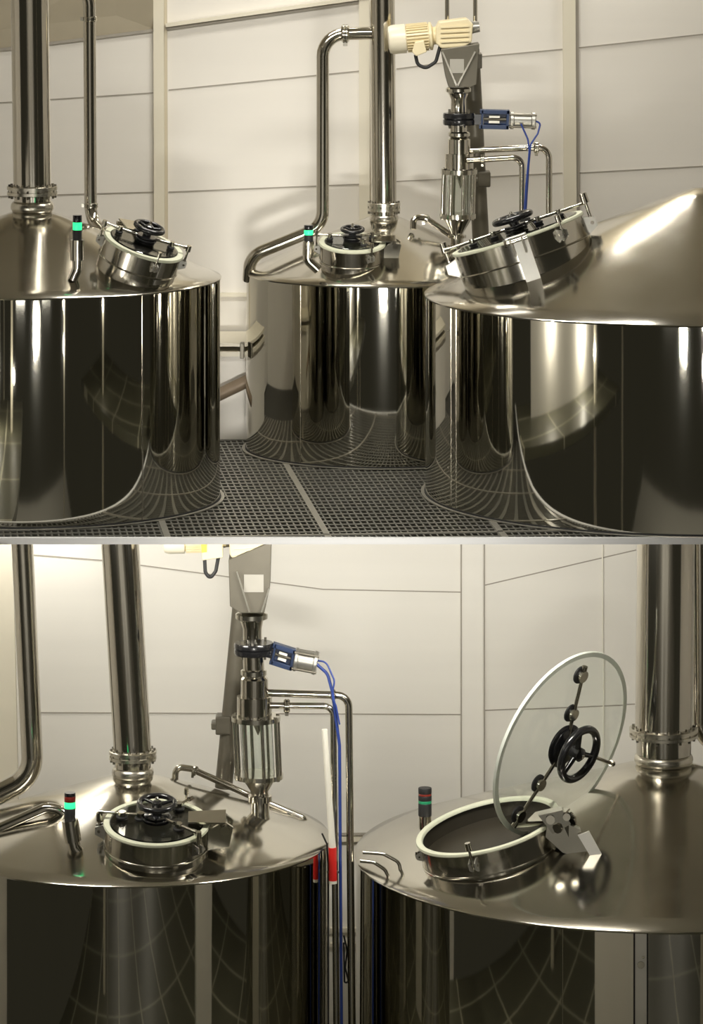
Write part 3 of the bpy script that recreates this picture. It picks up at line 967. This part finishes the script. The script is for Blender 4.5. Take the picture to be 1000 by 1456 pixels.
def slide_valve(label, y, c, rdisc, thick, axis, blue, cyl_):
    """black wafer valve in the column with a blue bracket and an air cylinder to its right"""
    s = sc(y)
    t = thing('slide_valve', label, 'valve', at(c[0], c[1], y))
    cc = at(c[0], c[1], y)
    d = Vector((axis[0], 0, -axis[1])).normalized()
    M = Matrix.Translation(cc)
    th = thick * s
    mb = MB().lathe([(rdisc * s * 0.96, -th / 2), (rdisc * s, -th * 0.36), (rdisc * s, -th * 0.08), (rdisc * s * 0.92, 0), (rdisc * s, th * 0.08), (rdisc * s, th * 0.36), (rdisc * s * 0.96, th / 2)], M, 32)
    mb.bar(cc + d * rdisc * s * 0.6, at(blue[0], blue[1], y) + d * 6 * s, th * 0.85, th * 0.9)
    mb.build('valve_body', M_BLACK, t)
    for q in range(4):
        a = math.pi / 4 + q * math.pi / 2
        p = cc + Vector((math.cos(a), math.sin(a), 0)) * rdisc * s * 0.82
        MB().cyl(p - Vector((0, 0, th * 0.75)), p + Vector((0, 0, th * 0.75)), 1.8 * s, seg=8).build('body_bolt', M_DULL, t)
    a, b = at(blue[0], blue[1], y), at(blue[2], blue[3], y)
    h = blue[4] * s
    mb = MB()
    upv = Vector((0, 1, 0)).cross(d)
    if upv.z < 0:
        upv = -upv
    for sg in (-1, 1):
        mb.bar(a + upv * h * 0.40 * sg, b + upv * h * 0.40 * sg, h * 0.22, 16 * s)
    mb.bar(a + d * 2 * s, a + d * 5 * s, h, 16 * s)
    mb.bar(b - d * 4 * s, b, h, 16 * s)
    mb.bar(a + d * 3 * s + Vector((0, 0.04, 0)), b - d * 2 * s + Vector((0, 0.04, 0)), h * 0.8, 4 * s)
    br = mb.build('bracket', M_BLUE, t, smooth=False, bevel=0.006)
    for sg in (-0.14, 0.14):
        MB().bar(a + (b - a) * 0.32 + upv * h * sg, a + (b - a) * 0.68 + upv * h * sg, h * 0.12, 3 * s).build('white_mark', M_WHITE, br, M=Matrix.Translation((0, -0.03, 0)), smooth=False)
    MB().cyl(a, b, 2.2 * s, seg=12).build('piston_rod', M_DULL, t)
    c0, c1 = at(cyl_[0], cyl_[1], y), at(cyl_[2], cyl_[3], y)
    r = cyl_[4] * s
    L = (c1 - c0).length
    Mc = frame(c0, c1 - c0, (0, 0, 1))
    mb = MB().lathe([(r * 0.9, 0), (r * 1.05, L * 0.03), (r * 1.05, L * 0.14), (r * 0.9, L * 0.17), (r * 0.9, L * 0.82), (r * 1.05, L * 0.85), (r * 1.05, L * 0.97), (r * 0.85, L)], Mc, 28)
    ac = mb.build('air_cylinder', M_ALU, t)
    for q in range(4):
        an = math.pi / 4 + q * math.pi / 2
        MB().cyl(Mc @ Vector((r * 1.02 * math.cos(an), r * 1.02 * math.sin(an), -0.01)), Mc @ Vector((r * 1.02 * math.cos(an), r * 1.02 * math.sin(an), L + 0.01)), r * 0.12, seg=8).build('tie_bolt', M_DULL, ac)
    return t


slide_valve('black valve with blue bracket and air cylinder on the upper inlet column', 0.95, (653, 169), 23, 17, (1, 0.06), (682, 169, 724, 170, 27), (725, 171, 762, 172, 12))
slide_valve('black valve with blue bracket and air cylinder on the lower inlet column', -2.45, (361, 922), 28, 17, (1, 0.20), (386, 928, 418, 938, 30), (418, 937, 451, 943, 16))


def gear_motor(label, y, m0, m1, rm, tb, gb, boss, cable, plate=None):
    """motor axis m0 > m1 in photo pixels; gb polygon of the gearbox"""
    s = sc(y)
    a, b = at(*m0, y), at(*m1, y)
    L = (b - a).length
    r = rm * s
    M = frame(a, b - a, (0, -1, 0))
    t = thing('gear_motor', label, 'motor', at(gb[0][0] + 20, max(p[1] for p in gb), y))
    MB().lathe([(r * 0.6, 0), (r * 0.92, L * 0.02), (r * 1.02, L * 0.08), (r * 1.02, L * 0.34)], M, 36).build('fan_cover', M_CREAML, t)
    mb = MB().lathe([(r * 0.86, L * 0.34), (r * 0.86, L * 0.78), (r * 0.98, L * 0.79), (r * 0.98, L * 0.84), (r * 0.62, L * 0.87), (r * 0.62, L)], M, 36)
    for q in range(28):
        an = 2 * math.pi * q / 28
        c = M @ Vector((r * 0.92 * math.cos(an), r * 0.92 * math.sin(an), L * 0.56))
        mb.bar(M @ Vector((r * 0.92 * math.cos(an), r * 0.92 * math.sin(an), L * 0.36)), M @ Vector((r * 0.92 * math.cos(an), r * 0.92 * math.sin(an), L * 0.77)),
               r * 0.05, r * 0.16, up=M.to_3x3() @ Vector((math.cos(an), math.sin(an), 0)))
    mb.build('motor_body', M_CREAM, t)
    MB().prism([at(px, py, y - 0.24) for px, py in tb], (0, 0.22, 0)).build('terminal_box', M_CREAM, t, smooth=False, bevel=0.012)
    mb = MB().prism([at(px, py, y - 0.21) for px, py in gb], (0, 0.42, 0))
    gx = mb.build('gearbox', M_CREAM, t, smooth=False, bevel=0.02)
    y0, y1 = min(p[1] for p in gb), max(p[1] for p in gb)
    x0, x1 = min(p[0] for p in gb), max(p[0] for p in gb)
    for q in range(4):
        f = 0.28 + 0.16 * q
        py = y0 + (y1 - y0) * f
        MB().bar(at(x0 + 7, py + 1, y - 0.22), at(x1 - 6, py - 1, y - 0.22), 2.2 * s, 0.04).build('cooling_rib', M_CREAM, gx, smooth=False)
    c0, c1 = at(boss[0], boss[1], y), at(boss[2], boss[3], y)
    MB().cyl(c0, c1, boss[4] * s, boss[4] * s * 0.8, 20).build('output_boss', M_ALU, t)
    if plate:
        MB().prism([at(px, py, y - 0.25) for px, py in plate], (0, 0.02, 0)).build('yellow_plate', M_YELLOW, t, smooth=False)
    MB().tube([at(px, py, y - 0.12) for px, py in cable], 2.6 * s, 12, 9 * s).build('cable', M_RUBBER, t)
    return t


gear_motor('cream gear motor on top of the grain inlet of the upper level', 1.0, (552, 57), (626, 50), 20.5,
           [(590, 60), (603, 57), (607, 74), (592, 80), (586, 74)], [(620, 40), (624, 31), (664, 26), (673, 34), (671, 60), (660, 67), (628, 69), (620, 62)],
           (666, 40, 682, 38, 9), [(591, 78), (594, 92), (606, 97), (620, 88), (626, 66)])
gear_motor('cream gear motor cut off by the upper floor, over the lower grain inlet', -2.4, (232, 768), (322, 766), 19,
           [(285, 768), (316, 762), (317, 793), (288, 797)], [(326, 770), (328, 752), (378, 748), (384, 760), (382, 797), (374, 804), (338, 801), (327, 790)],
           (318, 770, 328, 770, 9), [(291, 794), (292, 814), (299, 823), (307, 812), (311, 790)], [(286, 774), (294, 772), (294, 785), (287, 786)])


def conveyor(label, y, a, b, r, box):
    t = thing('screw_conveyor', label, 'conveyor', at(b[0], b[1], y))
    s = sc(y)
    MB().cyl(at(*b, y), at(*a, y), r * s, seg=32).build('conveyor_tube', M_DULL, t)
    mb = MB().bar(at(box[0], box[1] - box[2], y), at(box[0], box[1] + box[2], y), box[2] * 1.7 * s, r * 2.5 * s)
    mb.bar(at(box[0] - 3, box[1] - box[2] * 0.3, y - 0.02), at(box[0] - 3, box[1] + box[2] * 0.5, y - 0.02), box[2] * 2.2 * s, r * 2 * s)
    mb.build('clamp_box', M_DULL, t, smooth=False, bevel=0.02)
    return t


conveyor('dull steel conveyor tube leaning behind the upper grain inlet', 1.75, (670, 70), (687, 400), 12, (688, 254, 11))
conveyor('dull steel conveyor tube leaning behind the lower grain inlet', -1.2, (349, 800), (318, 1120), 12.5, (318, 1029, 13))
tag(MB().box(at(679, 86, 1.3), (0.13, 0.3, 0.22)).build('switch_box', M_DULL, smooth=False, bevel=0.015), 'small grey switch box on the side of the upper inlet chute', 'box')
tag(MB().box(at(344.5, 498, 1.3), (0.06, 0.2, 0.22)).build('junction_box', M_DULL, smooth=False, bevel=0.01), 'dark little box on the left side of the middle tank', 'box')


def hose(label, pts, r_px, fil):
    mb = MB()
    for line in pts:
        mb.tube([at(*p) for p in line], r_px * sc(line[0][2]), 10, fil * sc(line[0][2]))
    return tag(mb.build('air_hose', M_HOSE), label, 'hose', 'blue air hoses')


hose('thin blue air hose hanging from the front of the upper air cylinder', [[(741, 176, 0.80), (751, 198, 0.80), (753, 215, 0.75), (748, 270, 0.65), (745, 320, 0.65)]], 1.3, 14)
hose('thin blue air hose looping from the end of the upper air cylinder', [[(761, 172, 0.88), (769, 175, 0.88), (765, 190, 0.84), (755, 205, 0.80), (752, 235, 0.72), (747, 318, 0.70)]], 1.3, 10)
hose('blue air hose running down beside the red and white pole', [[(450, 944, -2.5), (466, 958, -2.55), (473, 985, -2.6), (483, 1060, -2.62), (486, 1500, -2.62)]], 2.3, 18)
hose('slack blue air hose on the end of the lower air cylinder', [[(449, 939, -2.5), (464, 941, -2.6), (476, 968, -2.65), (472, 990, -2.66), (478, 1004, -2.66), (483, 1030, -2.66)]], 1.3, 12)

# red and white pole leaning by the pipes
t = thing('marker_pole', 'white pole with a red end leaning between the lower tanks', 'pole', at(473, 1256, -2.95))
MB().cyl(at(461.5, 1037, -2.9), at(473, 1205, -2.9), 4.2 * sc(-2.9), 4.8 * sc(-2.9), 20).build('white_shaft', M_WHITE, t)
MB().cyl(at(473, 1205, -2.9), at(473.5, 1252, -2.9), 5.8 * sc(-2.9), seg=20).build('red_end', M_RED, t)
MB().cyl(at(473.5, 1252, -2.9), at(473.5, 1256, -2.9), 5.9 * sc(-2.9), seg=20).build('end_cap', M_WHITE, t)
MB().tube([at(458, 1185, -2.8), at(465, 1200, -2.8), at(467, 1230, -2.8), at(467, 1500, -2.8)], 1.3 * sc(-2.8), 8, 0.05).build('hook_rod', M_RUBBER, t)
MB().bar(at(466, 1240, -2.85), at(481, 1240, -2.62), 3 * sc(-2.9), 0.03, up=(0, 0, 1)).build('holder', M_DULL, t)
# white blue and black cable bundle down the pipe
tag(MB().tube([at(489, 1330, -2.2), at(494, 1352, -2.2), at(491, 1376, -2.2), at(496, 1396, -2.2), at(490, 1398, -2.2), at(489, 1340, -2.2)], 1.3 * sc(-2.2), 8, 0.05).build('cable_loop', M_RUBBER),
    'black cable loop hanging low between the two lower tanks', 'cable')


# ------------------------------------------------------------------ signal beacons
def beacon(label, y, top, w, bands, tube_pts, r_tube, foot_r):
    """bands: (py0, py1, material)"""
    s = sc(y)
    ax = top[0]
    t = thing('signal_beacon', label, 'beacon', at(*tube_pts[-1], y), 'signal beacons on the tank tops')
    for name, y0, y1, m in bands:
        MB().lathe([(w * s * 0.97, CAM_Z - (y1 - HORIZON) * s), (w * s, CAM_Z - (y1 - 0.6 - HORIZON) * s), (w * s, CAM_Z - (y0 + 0.6 - HORIZON) * s), (w * s * 0.97, CAM_Z - (y0 - HORIZON) * s)],
                   Matrix.Translation(((ax - 500) * s, y, 0)), 28).build(name, m, t)
    y1 = bands[-1][2]
    c, e = at(tube_pts[0][0], tube_pts[0][1], y), at(tube_pts[1][0], tube_pts[1][1], y)
    MB().cyl(e, c, r_tube * s, seg=28).build('holder', M_PIPE, t)
    MB().tube([at(px, py, y) for px, py in tube_pts[1:]], foot_r * s, 20, 14 * s).build('foot_tube', M_PIPE, t)
    return t


beacon('signal beacon glowing green on the upper far left tank', -4.9, (110, 306), 6.5, [('cap', 306, 316, M_BLACK), ('green_lens', 316, 327, M_GREEN), ('base', 327, 341, M_RUBBER)],
       [(110, 341), (110, 370), (110, 382), (103, 398)], 10, 7)
beacon('signal beacon glowing green on the upper middle tank', -0.1, (439, 320), 6.5, [('cap', 320, 327, M_BLACK), ('green_lens', 327, 334, M_GREEN), ('base', 334, 344, M_RUBBER)],
       [(439, 343), (438, 362), (438, 370), (453, 384)], 8, 7)
beacon('small green beacon half hidden behind the tilted hatch of the upper right tank', -1.6, (747, 311), 7.5, [('cap', 309, 317, M_RUBBER), ('green_lens', 317, 325, M_GREEN), ('base', 325, 336, M_RUBBER)],
       [(747, 336), (747, 356), (747, 362), (748, 372)], 8, 7)
beacon('signal beacon glowing green on the lower left tank', -4.0, (99.5, 1127), 8, [('cap', 1127, 1132, M_BLACK), ('red_lens', 1132, 1140, M_REDO), ('green_lens', 1140, 1149, M_GREEN), ('base', 1149, 1167, M_RUBBER)],
       [(99.5, 1166), (104, 1196), (106, 1204), (121, 1224)], 12, 9)
beacon('unlit red and green beacon behind the open hatch of the lower right tank', -1.9, (604.5, 1120), 9.5,
       [('cap', 1120, 1128, M_RUBBER), ('red_lens', 1128, 1131, M_REDO), ('middle_cap', 1131, 1138, M_RUBBER), ('green_lens', 1138, 1142, M_GREENO), ('base', 1142, 1160, M_RUBBER)],
       [(604.5, 1158), (605, 1178), (605, 1184), (606, 1196)], 9, 8)

# grab handles and a bolt on the lower right cone
for k, pts in enumerate(([(516, 1212), (545, 1214), (568, 1226), (570, 1243)], [(512, 1224), (532, 1226), (550, 1238), (551, 1252)])):
    mb = MB().tube([at(*p, -3.2) for p in pts], 2.6 * sc(-3.2), 10, 0.12)
    tag(mb.build('grab_handle', M_PIPE), ('rear' if k == 0 else 'front') + ' curved steel grab handle at the left rim of the lower right tank', 'handle', 'grab handles on the tank rim')
